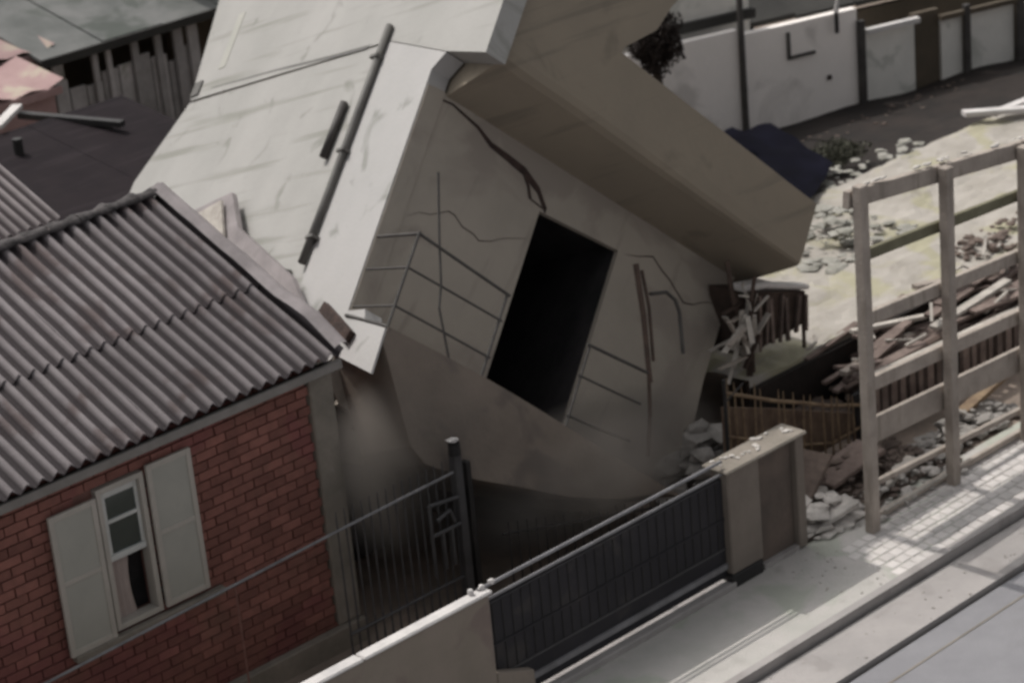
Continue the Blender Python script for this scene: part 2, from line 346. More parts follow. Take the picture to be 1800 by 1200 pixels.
# corrugated roof: two rows of fibre-cement sheets on each slope
PITCH = .132; ridge_y, ridge_z, eave_y, eave_z = 4.03, 3.50, 1.80, 2.56
def sheet(x0, nw, ya, za, yb, zb, amp=.027, lift=0.0, wob=0.0, seed=0):
    b = MB(); seg = 8; vs = []; cols = nw * seg + 1; rows = 5
    rn = random.Random(seed); ph = rn.uniform(-.3, .3) * 0
    for k in range(rows):
        t = k / (rows - 1)
        for i in range(cols):
            x = x0 + PITCH * i / seg
            z = za + (zb - za) * t + amp * math.cos(2 * math.pi * i / seg + ph) + lift + wob * noise.noise(Vector((x * 1.5, t * 2, seed)))
            vs.append((x + .01 * noise.noise(Vector((t * 2, seed, 0))), ya + (yb - ya) * t, z))
    n = len(vs)
    vs += [(a, c, z - .012) for a, c, z in vs]
    fs = []
    for k in range(rows - 1):
        for i in range(cols - 1):
            a = k * cols + i; q = (a, a + 1, a + 1 + cols, a + cols); fs.append(q); fs.append(tuple(x + n for x in reversed(q)))
    for i in range(cols - 1): fs.append((i, i + n, i + 1 + n, i + 1)); a = (rows - 1) * cols + i; fs.append((a, a + 1, a + 1 + n, a + n))
    for k in range(rows - 1):
        a = k * cols; fs.append((a, a + cols, a + cols + n, a + n)); a += cols - 1; fs.append((a, a + n, a + cols + n, a + cols))
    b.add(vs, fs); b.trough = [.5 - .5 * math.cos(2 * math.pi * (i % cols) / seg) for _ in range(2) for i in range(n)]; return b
mid_y = 2.83; mid_z = eave_z + (ridge_z - eave_z) * (mid_y - eave_y) / (ridge_y - eave_y)
sl_ = (ridge_z - eave_z) / (ridge_y - eave_y)
rf = MB(); rf.add([(-9, 1.95, eave_z), (-2.5, 1.95, eave_z), (-2.5, ridge_y, ridge_z - .08), (-9, ridge_y, ridge_z - .08), (-2.5, 6.1, eave_z), (-9, 6.1, eave_z)], [(0, 1, 2, 3), (3, 2, 4, 5), (0, 5, 4, 1), (1, 4, 2), (0, 3, 5)])
roof = rf.build('roof', 'timber_dark', H)
nw = 7
for i in range(7):
    xe = -2.43 - i * nw * PITCH
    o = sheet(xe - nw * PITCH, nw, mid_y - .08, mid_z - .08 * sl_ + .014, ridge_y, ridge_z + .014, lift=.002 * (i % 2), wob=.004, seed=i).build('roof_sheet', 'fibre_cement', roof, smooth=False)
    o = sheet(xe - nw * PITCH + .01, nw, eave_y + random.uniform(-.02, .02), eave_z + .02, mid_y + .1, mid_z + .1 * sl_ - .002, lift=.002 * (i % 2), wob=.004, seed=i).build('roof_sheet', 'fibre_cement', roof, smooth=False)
for i in range(4):
    xe = -2.43 - i * 13 * PITCH
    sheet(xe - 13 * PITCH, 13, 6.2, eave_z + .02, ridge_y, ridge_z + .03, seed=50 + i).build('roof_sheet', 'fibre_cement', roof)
# verge strips: curled pale edge of the last sheet
vg = MB(); vs = []
for k in range(14):
    t = k / 13; y = eave_y + (ridge_y - eave_y) * t; z = eave_z + (ridge_z - eave_z) * t + .07
    lift = .05 * math.exp(-((t - .18) / .1) ** 2)
    for j, (dx, dz) in enumerate(((-.10, .01), (-.03, .035), (.03, .02), (.05, -.05))):
        vs.append((-2.42 + dx + .02 * noise.noise(Vector((t * 5, 1, 0))), y, z + dz + lift))
vg.add(vs, [(k * 4 + j, k * 4 + j + 1, k * 4 + j + 5, k * 4 + j + 4) for k in range(13) for j in range(3)])
vg.build('verge_strip', 'fibre_edge', roof, smooth=True)
# ridge caps
for i in range(16):
    x = -2.40 - i * .30; rc = MB(); vs = []
    for k in range(4):
        xx = x - .29 * k / 3
        for j in range(9):
            a = -.15 + (math.pi + .3) * j / 8; rr = .045 + .012 * math.sin(k * 2.1 + i) + (.012 if k == 0 else 0)
            vs.append((xx, ridge_y - math.cos(a) * rr * 1.5, ridge_z + .03 + math.sin(a) * rr * .9))
    rc.add(vs, [(k * 9 + j, k * 9 + j + 1, k * 9 + j + 10, k * 9 + j + 9) for k in range(3) for j in range(8)])
    rc.build('ridge_cap', 'ridge', roof)
MB().box(-9, -2.43, 1.84, 1.88, 2.43, 2.505).build('fascia', 'fascia', H, bevel=.005)
MB().box(-9, -2.45, 1.885, 2.01, 2.43, 2.46).build('soffit', 'timber_dark', H)

# ------------------------------------------------------------------ roofs behind the brick house
BR = thing('rear_house', (-4.2, 6, 0), 'rear house whose grey corrugated roof rises behind the brick house ridge at left edge', 'house')
MB().box(-9, -3.42, 4.75, 6.1, 2.2, 3.55).build('wall', 'concrete_shade', BR)
MB().box(-9, -3.42, 6.22, 6.9, 0, 3.9).build('wall', 'concrete_shade', BR)
PITCH = .10
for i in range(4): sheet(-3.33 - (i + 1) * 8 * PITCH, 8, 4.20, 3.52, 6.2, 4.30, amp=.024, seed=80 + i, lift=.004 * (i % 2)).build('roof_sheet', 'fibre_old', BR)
MB().beam((-9, 4.2, 3.46), (-3.3, 4.17, 3.47), .05, .07).build('eave_board', 'timber_dark', BR)
PITCH = .132
DR = thing('low_dark_shed', (0, 10, 0), 'low shed under a smooth dark roof between rear house and white tilted wall', 'shed')
for i in range(9):
    x0 = -4.0 + i * .66
    b = MB().prism([(x0, 7.6, 1.62), (x0 + .66, 7.6, 1.62), (x0 + .66, 11.0, 2.10), (x0, 11.0, 2.10)], (0, 0, .03 + .004 * (i % 2)))
    b.build('roof_panel', 'dark_sheet', DR)
MB().box(-3.9, 1.9, 7.8, 10.8, 0, 1.60).build('wall', 'bg_brown', DR)
MB().beam((.84, 11.48, 2.12), (1.3, 10.11, 2.10), .10, .07).build('ridge_board', 'iron_black', DR)
MB().beam((.84, 11.5, 2.22), (.26, 11.05, 2.2), .12, .05).build('flashing', 'concrete_lit', DR)
MB().tube([(.1, 10.4, 1.95), (.1, 10.4, 2.22)], .055, 10).build('vent_pipe', 'iron_black', DR)

# ------------------------------------------------------------------ shed at the back, top left
SH = thing('back_shed', (4.2, 13.8, 0), 'grey open-fronted shed with a weathered roof and pale posts, top left', 'shed')
MB().box(2.6, 8.5, 15.6, 15.8, 0, 2.4).build('wall', 'bg_brown', SH)
for i in range(9):
    x = 2.72 + i * .26; h = 1.56 + random.uniform(-.12, .12)
    MB().box(x, x + .235, 13.72, 13.76, 0, h).build('board', 'shed_board', SH)
for x, wd in ((2.72, .16), (3.33, .08), (3.55, .07), (3.95, .10), (4.32, .10), (4.62, .14), (4.85, .16)):
    MB().box(x, x + wd, 13.64, 13.70, 0, 2.0).build('post', 'shed_board', SH, bevel=.006)
for i in range(5):
    x0 = 2.45 + i * .95
    MB().prism([(x0, 13.45, 2.02), (x0 + .935, 13.45, 2.02), (x0 + .935, 16.2, 2.62), (x0, 16.2, 2.62)], (0, 0, .05 + .012 * (i % 2))).build('roof_panel', 'grey_roof', SH)
MB().box(2.45, 7.1, 13.40, 13.445, 1.96, 2.07).build('fascia', 'bg_roof', SH)
MB().chunk((4.95, 13.5, 2.0), .06, 3).build('lamp', 'concrete_lit', SH)
DW = thing('dark_house_wall', (7, 16, 0), 'dark brown windowless wall behind the top of the white tilted wall', 'wall')
MB().box(5.1, 9.5, 14.2, 14.5, 0, 3.4).build('wall', 'bg_brown', DW)
# pink roofs at far left
for i, (x, y, z, a, lab) in enumerate(((3.0, 15.0, 2.30, .12, 'uppermost rounded pink roof slab at left edge, above a dark gap'),
                                       (2.35, 13.7, 2.15, .04, 'middle pink and yellowish roof slab at left edge'),
                                       (1.70, 12.6, 2.0, -.05, 'lowest pink roof slab at left edge next to the shed'))):
    t = thing('pink_roof', (x, y, z), lab, 'roof', 'stepped pink roofs at the left edge')
    n = 12; b = MB(); vs = []
    for k in range(3):
        for j in range(n + 1):
            vs.append((x - 2.4 + 2.9 * j / n, y + .5 * k, z + .05 * math.cos(j * math.pi) * .5 + .07 * k + .03 * math.sin(j * .9 + i)))
    b.add(vs, [(k * (n + 1) + j, k * (n + 1) + j + 1, (k + 1) * (n + 1) + j + 1, (k + 1) * (n + 1) + j) for k in range(2) for j in range(n)])
    b.build('roof_sheet', 'pink_clay', t, smooth=True)
    MB().box(x - 2.4, x + .40, y + .10, y + .2, 0, z - .04).build('wall', 'pink_clay' if i == 2 else 'bg_brown', t)
    MB().box(x - 2.4, x + .45, y - .02, y + .03, z - .14, z - .05).build('fascia', 'pink_clay', t)

# ------------------------------------------------------------------ the toppling house: local x along its front, y into the house, z up its walls
XA = Vector((.70, -.28, -.65)).normalized(); ZA = Vector((.71, .24, .66)); ZA = (ZA - XA * ZA.dot(XA)).normalized(); YA = ZA.cross(XA)
FH = bpy.data.objects.new('toppling_house', None); col.objects.link(FH)
FH.matrix_world = Matrix.Translation((-1.83, 2.73, 2.10)) @ Matrix((XA, YA, ZA)).transposed().to_4x4()
tag(FH, 'pale house tipping over, with a black doorway and a sunlit side wall', 'house')
TW = .02
DX0, DX1, DZ0, DZ1 = 1.50, 2.44, .45, 2.25
BK = 5.7
# sunlit side wall: two slabs, with a wide smooth strip beside the front corner
def side(poly, th, name, m):
    return MB().prism([(0, y, z) for y, z in poly], (th, 0, 0)).build(name, m, FH)
side([(1.02, -.35), (5.8, -.35), (5.66, 2.9), (5.0, 3.72), (1.02, 3.40)], .2, 'side_wall', 'plaster_white')
side([(.0, -.02), (1.017, -.35), (1.017, 3.415), (-.16, 2.985), (-.0, 2.85), (.0, 2.72)], .2, 'side_strip', 'plaster_strip').location.x = -.012
side([(-.85, 2.80), (-.16, 2.995), (1.0, 3.42), (1.5, 3.45), (4.98, 3.745), (5.05, 4.1), (5.35, 5.7), (1.0, 4.45), (-.85, 3.85)], .22, 'upper_side_wall', 'plaster_white').location.x = -.011
MB().box(-.015, .02, 1.5, 4.9, 3.60, 3.64)  # (joint is the gap between the two walls)
# front wall around the doorway
fw = MB(); T = .06
def FP(poly, y0=0.0, y1=T): fw.prism([(x, y0, z) for x, z in poly], (0, y1 - y0, 0))
FP([(.19, -.35), (DX0, -.42), (DX0, 2.72), (.19, 2.72)]); FP([(.004, -.2), (.192, -.35), (.192, 2.722), (.004, 2.70)], -.012, -.001)
FP([(DX0, -.42), (DX1, -.30), (DX1, DZ0 - .02), (DX0, DZ0)])
FP([(DX0, DZ1 - .04), (DX1, DZ1 + .04), (DX1, 2.72), (DX0, 2.72)])
FP([(DX1, -.30), (3.3, .0), (3.85, .5), (3.78, 1.6), (3.80, 2.72), (DX1, 2.72)])
fw.build('front_wall', 'plaster_front', FH)
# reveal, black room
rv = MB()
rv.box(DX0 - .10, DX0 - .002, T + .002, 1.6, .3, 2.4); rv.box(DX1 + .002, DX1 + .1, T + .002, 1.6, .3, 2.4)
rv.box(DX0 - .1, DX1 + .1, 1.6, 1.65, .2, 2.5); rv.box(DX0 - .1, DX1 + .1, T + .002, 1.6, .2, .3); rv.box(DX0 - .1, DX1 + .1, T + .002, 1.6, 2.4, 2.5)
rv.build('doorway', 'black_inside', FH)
MB().box(.2, 3.78, 5.5, 5.7, -.3, 2.8).build('rear_wall', 'plaster_front', FH)
MB().prism([(3.6, .2, 0.4), (3.6, 5.6, .4), (3.6, 5.6, 2.8), (3.6, .2, 2.8)], (.17, 0, 0)).build('far_side_wall', 'plaster_front', FH)
MB().box(.6, 3.3, .3, 5.5, -.34, -.2).build('floor_slab', 'break', FH)
# roof slab with deep soffit and the long upper front band
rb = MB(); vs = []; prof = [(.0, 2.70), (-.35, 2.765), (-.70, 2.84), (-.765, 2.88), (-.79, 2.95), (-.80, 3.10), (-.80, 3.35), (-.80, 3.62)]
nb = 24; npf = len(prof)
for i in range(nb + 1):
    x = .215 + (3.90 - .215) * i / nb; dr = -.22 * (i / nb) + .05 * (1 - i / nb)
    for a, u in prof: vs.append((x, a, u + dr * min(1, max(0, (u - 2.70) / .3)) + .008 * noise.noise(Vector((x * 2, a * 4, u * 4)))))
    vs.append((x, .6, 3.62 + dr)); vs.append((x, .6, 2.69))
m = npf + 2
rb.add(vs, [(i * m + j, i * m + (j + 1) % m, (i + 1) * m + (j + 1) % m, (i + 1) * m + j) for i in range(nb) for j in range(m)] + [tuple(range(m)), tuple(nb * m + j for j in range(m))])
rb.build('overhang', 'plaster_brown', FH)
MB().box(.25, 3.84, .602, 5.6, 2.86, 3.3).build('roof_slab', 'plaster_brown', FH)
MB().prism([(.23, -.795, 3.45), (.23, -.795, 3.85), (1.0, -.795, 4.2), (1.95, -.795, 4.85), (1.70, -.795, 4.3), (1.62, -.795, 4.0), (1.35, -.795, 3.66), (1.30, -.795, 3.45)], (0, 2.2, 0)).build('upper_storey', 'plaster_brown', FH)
# thin boards lying across the soffit, seen as faint dark lines
for i, (xa, za, xb, zb) in enumerate(((.25, 3.32, 1.0, 3.86), (.25, 3.05, 1.15, 3.60))): pass
# crack between soffit and wall: ragged dark gap with loose plaster
ck = MB(); P = [(.05, 2.62), (.30, 2.66), (.62, 2.60), (.80, 2.52), (1.0, 2.50), (1.22, 2.47), (1.42, 2.38), (1.56, 2.24)]
for i in range(len(P) - 1):
    a, b = P[i], P[i + 1]; w0 = (.006, .010, .016, .026, .034, .040, .034, .03)[i]; w1 = (.006, .010, .016, .026, .034, .040, .034, .03)[i + 1]
    ck.prism([(a[0], -.006, a[1] - w0), (b[0], -.006, b[1] - w1), (b[0], -.006, b[1] + w1), (a[0], -.006, a[1] + w0)], (0, .004, 0))
ck.build('crack', 'break', FH)
ck = MB(); P = [(1.22, 2.44), (1.30, 2.36), (1.36, 2.26), (1.52, 2.24)]
for i in range(3):
    a, b = P[i], P[i + 1]; ck.prism([(a[0] - .015, -.009, a[1]), (b[0] - .015, -.009, b[1]), (b[0] + .015, -.009, b[1] + .01), (a[0] + .015, -.009, a[1] + .01)], (0, .002, 0))
ck.build('crack', 'break', FH)
# balcony slab and its railing
bs = MB(); n = 18; top, bot = [], []
BT = ((0, .02), (.55, -.66), (.75, -.74), (1.2, -.66), (1.6, -.54), (2.2, -.38), (2.7, -.18), (3.1, .06), (3.35, .28))
def lerpt(T, x):
    for (a, p), (b, q) in zip(T, T[1:]):
        if x <= b: return p + (q - p) * (x - a) / (b - a)
    return T[-1][1]
for i in range(n + 1):
    x = .0 + 3.3 * i / n
    top.append((x, -.76, .17 + .03 * math.sin(x * 1.5))); bot.append((x, -.76, min(lerpt(BT, x), .12)))
bs.prism(top + bot[::-1], (0, .745, 0)); bs.build('balcony_slab', 'plaster_slab', FH)
MB().prism([(-.004, -.015, .37), (-.004, -.75, .15), (-.004, -.77, -.27), (-.004, -.015, .02)], (-.02, 0, 0)).build('balcony_end', 'plaster_strip', FH)
yy = -.74
RAILS = ((((0, 1.05), (1, .98), (1.95, .96), (2.66, 1.02)), .015), (((0, .73), (1, .74), (1.95, .66), (2.66, .72)), .011), (((0, .37), (1, .39), (2, .27), (2.66, .36)), .011))
for k, (zz, rr) in enumerate(RAILS):
    MB().tube([(.0, yy, lerpt(zz, 0)), (.5, yy, lerpt(zz, .5)), (1.03, yy, lerpt(zz, 1.03))], rr).build('rail', 'rail_iron', FH)
    MB().tube([(1.93, yy, lerpt(zz, 1.93)), (2.3, yy, lerpt(zz, 2.3)), (2.65, yy, lerpt(zz, 2.65))], rr).build('rail', 'rail_iron', FH)
    MB().tube([(.0, yy, lerpt(zz, 0)), (.02, -.02, lerpt(zz, 0) + .12)], rr).build('rail', 'rail_iron', FH)
for x, z1 in ((.0, 1.07), (1.0, .98), (1.96, .97)): MB().tube([(x, yy, .16), (x, yy, z1)], .014).build('post', 'rail_iron', FH)
MB().tube([(.0, yy, .18), (-.03, -.03, .38)], .016).build('rail', 'rail_iron', FH)
MB().tube([(-.01, -.73, 1.64), (.20, -.74, 1.1), (.35, -.75, .74), (.40, -.75, .55), (.67, -.75, .15)], .011).build('bent_bar', 'rail_iron', FH)
MB().tube([(2.20, -.70, 1.90), (2.42, -.72, 1.5), (2.63, -.74, 1.05), (2.69, -.74, .95)], .028, r2=.022).build('bent_bar', 'timber_dark', FH)
MB().tube([(2.28, -.70, 1.88), (2.46, -.71, 1.6), (2.66, -.73, 1.15)], .016).build('bent_bar', 'timber_dark', FH)
MB().tube([(2.44, -.70, 1.72), (2.60, -.70, 1.82), (2.72, -.70, 1.80), (2.80, -.70, 1.72), (2.97, -.70, 1.38)], .018).build('hooked_pipe', 'rail_iron', FH)
MB().tube([(2.65, -.74, 1.00), (2.78, -.74, .68), (2.88, -.74, .32)], .018).build('post', 'timber_dark', FH)
# downpipes and a slot on the sunlit side wall
MB().tube([(-.05, 1.00, 3.56), (-.05, 1.02, 2.6), (-.05, 1.04, 1.8), (-.05, 1.07, 1.07)], .038, 10).build('downpipe', 'pipe_grey', FH, smooth=True)
for z in (3.2, 2.2, 1.3): MB().box(-.10, -.002, .965, 1.085, z, z + .03).build('pipe_clip', 'pipe_grey', FH)
MB().tube([(-.045, 1.37, 2.82), (-.045, 1.40, 2.24)], .040, 10).build('short_pipe', 'rail_iron', FH, smooth=True)
MB().chunk((-.03, 1.30, 1.0), .045, 5).build('pipe_stub', 'pipe_grey', FH)
MB().box(-.016, -.004, 4.42, 4.56, 4.02, 4.70).build('wall_patch', 'shutter', FH)
MB().prism([(-.012, 4.55, 3.80), (-.012, 3.2, 3.67), (-.012, 2.0, 3.53), (-.012, 1.3, 3.46), (-.012, 1.4, 3.43), (-.012, 2.0, 3.49), (-.012, 3.2, 3.645), (-.012, 4.55, 3.79)], (.01, 0, 0)).build('joint_gap', 'pipe_grey', FH)
MB().box(-.03, -.003, 4.82, 4.98, 3.78, 3.95).build('small_vent', 'pipe_grey', FH)
# broken white corner block and dark debris stuck in it
cb = MB(); cb.prism([(-.02, -.50, .03), (-.02, -.08, .02), (-.02, .55, .10), (-.02, .25, .46), (-.02, -.30, .40)], (.18, 0, 0)); cb.build('broken_corner', 'plaster_strip', FH)
MB().beam((-.06, .35, .50), (-.06, -.28, .12), .06, .10).build('wedged_debris', 'break', FH)

# torn flashing / wall piece standing between brick roof and tilted wall
TF = thing('torn_wall_piece', (-1.9, 5.0, 1.8), 'torn brownish wall piece wedged between corrugated roof and white tilted wall', 'debris')
def HL(b, a, u): return FH.matrix_world @ Vector((b, a, u))
tp = MB().prism([HL(-.10, 3.75, 2.02), HL(-.10, 2.80, 2.10), HL(-.12, 2.35, 1.62), HL(-.10, .95, .86), HL(-.10, .1, .12), HL(-.10, .35, -.1), HL(-.10, 1.6, .3)], (HL(1, 0, 0) - HL(0, 0, 0)) * -.06)
tp.build('dark_face', 'fibre_edge', TF)
tp = MB().prism([HL(-.20, 3.6, 1.86), HL(-.20, 2.82, 1.98), HL(-.20, 2.5, 1.55), HL(-.20, 2.3, 1.1), HL(-.20, 2.9, 1.0)], (HL(1, 0, 0) - HL(0, 0, 0)) * -.03)
tp.build('pale_flake', 'timber_pale', TF)

# ------------------------------------------------------------------ front wall, gate, pillar
FW = thing('street_wall', (-4, 0, 0), 'low beige street wall with a bright white coping, bottom centre left of the dark gate', 'wall')
MB().box(-9, -2.73, 0, .09, -.1, 1.10).build('wall', 'wall_beige', FW, bevel=.01)
for i in range(5):
    xe = -2.70 - i * 1.3
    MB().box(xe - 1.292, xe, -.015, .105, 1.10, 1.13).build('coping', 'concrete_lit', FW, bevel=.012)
MB().prism([(-2.728, 0, -.1), (-2.34, 0, -.1), (-2.34, 0, .27), (-2.728, 0, .42)], (0, .14, 0)).build('stepped_plinth', 'wall_beige', FW, bevel=.008)

GT = thing('sliding_gate', (-1.3, .08, 0), 'dark sheet-metal gate with twin pale top rails between wall end and pillar', 'gate')
for i in range(4):
    a = -2.70 + i * .675
    MB().box(a, a + .6745, .07, .085, .62, .98).build('panel', 'gate_dark', GT)
    MB().box(a, a + .6745, .07, .085, .07, .60).build('panel', 'gate_dark', GT)
for i in range(5): MB().box(-2.715 + i * .675, -2.675 + i * .675, .088, .11, .2, .98).build('gate_post', 'gate_dark', GT)
MB().box(-2.70, 0, .088, .105, .96, 1.0).build('cross_bar', 'gate_dark', GT)
MB().box(-2.70, 0, .06, .11, .60, .62).build('cross_bar', 'gate_dark', GT)
MB().tube([(-2.78, .08, 1.13), (.02, .08, 1.13)], .015).build('top_rail', 'gate_rail', GT)
MB().tube([(-2.72, .06, 1.03), (.02, .06, 1.03)], .013).build('top_rail', 'gate_rail', GT)
MB().box(-2.70, 0, .062, .07, .33, .345).build('cross_bar', 'iron_grey', GT)
for i in range(26): MB().box(-2.66 + i * .103, -2.652 + i * .103, .063, .07, .35, .97).build('bar', 'iron_black', GT)
MB().box(-2.34, 0, .05, .09, .15, .20).build('bottom_rail', 'gate_rail', GT)
for i in range(3): MB().chunk((-2.85 + i * .11, .07, 1.15), .03, i).build('hinge_knob', 'concrete_lit', GT)
struct(MB().box(-2.34, .02, -.02, .14, -.1, .04).build('gate_threshold', 'gutter', None, bevel=.008))

PI = thing('gate_pillar', (.48, .2, 0), 'square concrete gate pillar with recessed dark panel and whitewashed cap', 'pillar')
MB().box(.0, .40, 0, .20, .10, 1.04).build('pillar_shaft', 'pillar_light', PI, bevel=.012)
MB().box(.403, .86, .05, .20, .02, 1.03).build('dark_panel', 'pillar_panel', PI, bevel=.006)
MB().box(.863, .97, -.01, .20, .0, 1.04).build('pillar_edge', 'pillar_light', PI, bevel=.01)
MB().box(-.02, .38, -.01, .2, -.12, .10).build('pillar_foot', 'iron_black', PI, bevel=.01)
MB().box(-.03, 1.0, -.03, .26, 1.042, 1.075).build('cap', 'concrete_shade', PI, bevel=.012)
MB().box(.405, .86, .0, .05, -.02, .03).build('ledge', 'gutter', PI)
cp = MB()
for i in range(24): cp.chunk((random.uniform(0, .95), random.uniform(.05, .24), 1.08), random.uniform(.012, .03), i + 7, (1, 1, .5))
tag(cp.build('cap_crumbs', 'rubble', PI), kind='stuff')
PO = thing('thin_post', (1.0, .9, 0), 'thin dark post standing behind the whitewashed gate pillar', 'post')
MB().tube([(1.0, .9, 0), (1.0, .9, 1.32)], .018).build('shaft', 'iron_black', PO)
MB().tube([(1.0, .9, 1.1), (1.25, .9, 1.2)], .008).build('wire', 'iron_black', PO)

# iron fence of the yard
IF = thing('iron_fence', (-2.3, 1.5, 0), 'black picket fence with long top rail in front of the brick house', 'fence')
MB().tube([(-6.6, 1.5, 1.18), (-4.5, 1.5, 1.24), (-2.97, 1.5, 1.285), (-1.68, 1.5, 1.31)], .012).build('top_rail', 'gate_rail', IF)
MB().tube([(-2.95, 1.5, .35), (-1.68, 1.5, .35)], .015).build('bottom_rail', 'iron_grey', IF)
for i in range(15):
    x = -2.93 + i * .088; MB().tube([(x, 1.52, .05), (x, 1.52, 1.36), (x, 1.52, 1.44)], .010, 5, .004).build('picket', 'iron_grey', IF)
for i in range(20):
    x = -1.45 + i * .105; MB().tube([(x, 1.15, .05), (x, 1.15, .86 - i * .03)], .010, 5, .005).build('picket', 'iron_black', IF)
MB().tube([(-1.5, 1.17, .76), (.6, 1.17, .20)], .012).build('side_rail', 'iron_black', IF)
MB().box(-1.69, -1.61, 1.46, 1.54, 0, 1.46).build('post', 'iron_grey', IF, bevel=.006)
MB().box(-1.57, -1.52, 1.46, 1.54, 0, 1.36).build('post', 'iron_black', IF, bevel=.006)
fn = MB().tube([(-1.65, 1.5, 1.46), (-1.65, 1.5, 1.50), (-1.65, 1.5, 1.56)], .055, 10, .05); fn.build('finial', 'iron_black', IF)
MB().chunk((-1.65, 1.5, 1.59), .05, 4, (1, 1, .6)).build('finial_top', 'concrete_lit', IF)
MB().tube([(-4.0, 1.49, .2), (-4.0, 1.49, 1.24)], .008).build('picket', 'mortar', IF)
lf = MB()
for a, b in (((-2.02, .50), (-2.02, 1.14)), ((-2.02, 1.14), (-1.70, 1.10)), ((-2.02, .86), (-1.70, .86)), ((-1.90, .52), (-1.90, .86)), ((-1.80, .52), (-1.80, .86)), ((-1.95, .98), (-1.80, 1.02)), ((-1.80, 1.02), (-1.76, .90))):
    lf.tube([(a[0], 1.46, a[1]), (b[0], 1.46, b[1])], .016)
lf.build('lock_frame', 'iron_grey', IF)

# ------------------------------------------------------------------ tall timber frame on the pavement
TFm = thing('timber_frame', (2.6, -.29, 0), 'tall open timber frame of posts and rails standing on the pavement at right', 'frame')
for x, h in ((1.50, 3.18), (2.66, 3.0), (3.80, 2.86), (5.0, 2.75)):
    MB().box(x - .04, x + .06, -.34, -.24, -.02, h).build('post', 'timber', TFm, bevel=.008)
def fr(xa, za, xb, zb, h, m='timber', y=-.29, w=.08): MB().beam((xa, y, za), (xb, y, zb), w, h).build('rail', m, TFm, bevel=.006)
y2 = -.19
fr(1.44, 3.05, 5.1, 2.66, .15, y=y2, w=.07)
fr(1.57, 2.50, 5.1, 2.30, .10, 'timber_olive', y=y2, w=.05)
fr(1.57, 1.92, 5.1, 1.72, .12, y=y2, w=.06)
fr(1.57, 1.31, 5.1, 1.14, .13, y=y2, w=.06)
fr(1.57, .87, 5.1, .72, .24, y=y2, w=.05)
fr(1.57, .36, 5.1, .20, .05, y=y2, w=.05)
fr(1.57, .03, 5.1, .03, .06, y=y2, w=.05)
fr(1.7, .10, 2.6, .10, .025, 'timber_pale', y=-.27, w=.03)
# pale laths and lumps lying along the frame's top
lp = MB()
for i in range(26):
    t = random.random(); x = 1.5 + 3.4 * t; z = 3.13 - .38 * t * 3.4 / 3.6
    lp.chunk((x, -.19 + random.uniform(-.04, .04), z + .02), random.uniform(.01, .03), i, (2.2, 1, .6))
tag(lp.build('plaster_lumps', 'rubble', TFm), kind='stuff')

# ------------------------------------------------------------------ debris between frame and terrace
def plank(a, b, wd, th, lab, m='timber_pale', grp=None):
    c = (Vector(a) + Vector(b)) / 2
    o = MB().beam(Vector(a) - c, Vector(b) - c, wd, th).build('plank', m, None, bevel=.004); o.location = c
    tag(o, lab, 'plank', grp); return o
GP = 'fallen planks behind the timber frame'
plank((3.15, 1.35, .50), (4.35, 1.45, .46), .09, .05, 'dark plank lying nearly level behind the second bay of the frame, below the terrace edge', 'timber', GP)
plank((3.0, 1.2, .42), (4.3, 1.0, .58), .08, .05, 'reddish dark plank sloping up to the right just above the balustrade', 'timber_dark', GP)
plank((3.6, 1.6, .72), (4.5, 1.4, .62), .07, .04, 'pale lath with crossed sticks lying on the terrace edge', 'timber_pale', GP)
plank((3.75, 1.45, .62), (3.95, 1.75, .78), .05, .03, 'short pale stick crossing the lath on the terrace edge', 'timber_pale', GP)
plank((4.6, 1.6, .85), (5.7, 1.4, .72), .09, .05, 'brown plank lying across dark rubble in the right bay of the frame', 'timber', GP)
plank((4.3, 1.15, .62), (5.6, 1.2, .68), .10, .04, 'pale splintered board behind the right bay, above the slatted barrier', 'timber_pale', GP)
plank((3.55, .45, .25), (3.85, .25, .02), .09, .03, 'short pale board leaning on white rubble at right edge', 'timber_pale', GP)
plank((3.75, .4, .12), (4.6, .4, .32), .12, .05, 'yellowish beam propped over rubble near the right edge', 'rust_yellow', GP)
plank((9.6, 4.7, .78), (10.6, 4.1, .68), .14, .06, 'thick white board lying on dark soil beyond the frame top at right', 'concrete_lit', GP)
plank((9.9, 4.5, .72), (11.0, 4.4, .74), .12, .05, 'white board lying behind the thick white board near the right edge', 'concrete_lit', GP)

BA = thing('slatted_barrier', (4.2, .9, 0), 'low dark slatted barrier behind the lower bays of the timber frame', 'fence')
MB().beam((2.95, .9, .62), (5.6, .9, .50), .06, .06).build('top_rail', 'timber_pale', BA)
MB().beam((2.95, .9, .12), (5.6, .9, .0), .06, .05).build('bottom_rail', 'timber', BA)
for i in range(19):
    x = 3.0 + i * .14; z = -.005 * i * 1
    if i in (8, 9): continue
    MB().box(x, x + random.uniform(.06, .10), .87, .92, .08 + z, .60 + z).build('slat', 'slat_wood', BA)
MB().box(2.9, 5.7, 1.0, 1.05, -.05, .45).build('backing_sheet', 'black_inside', BA)

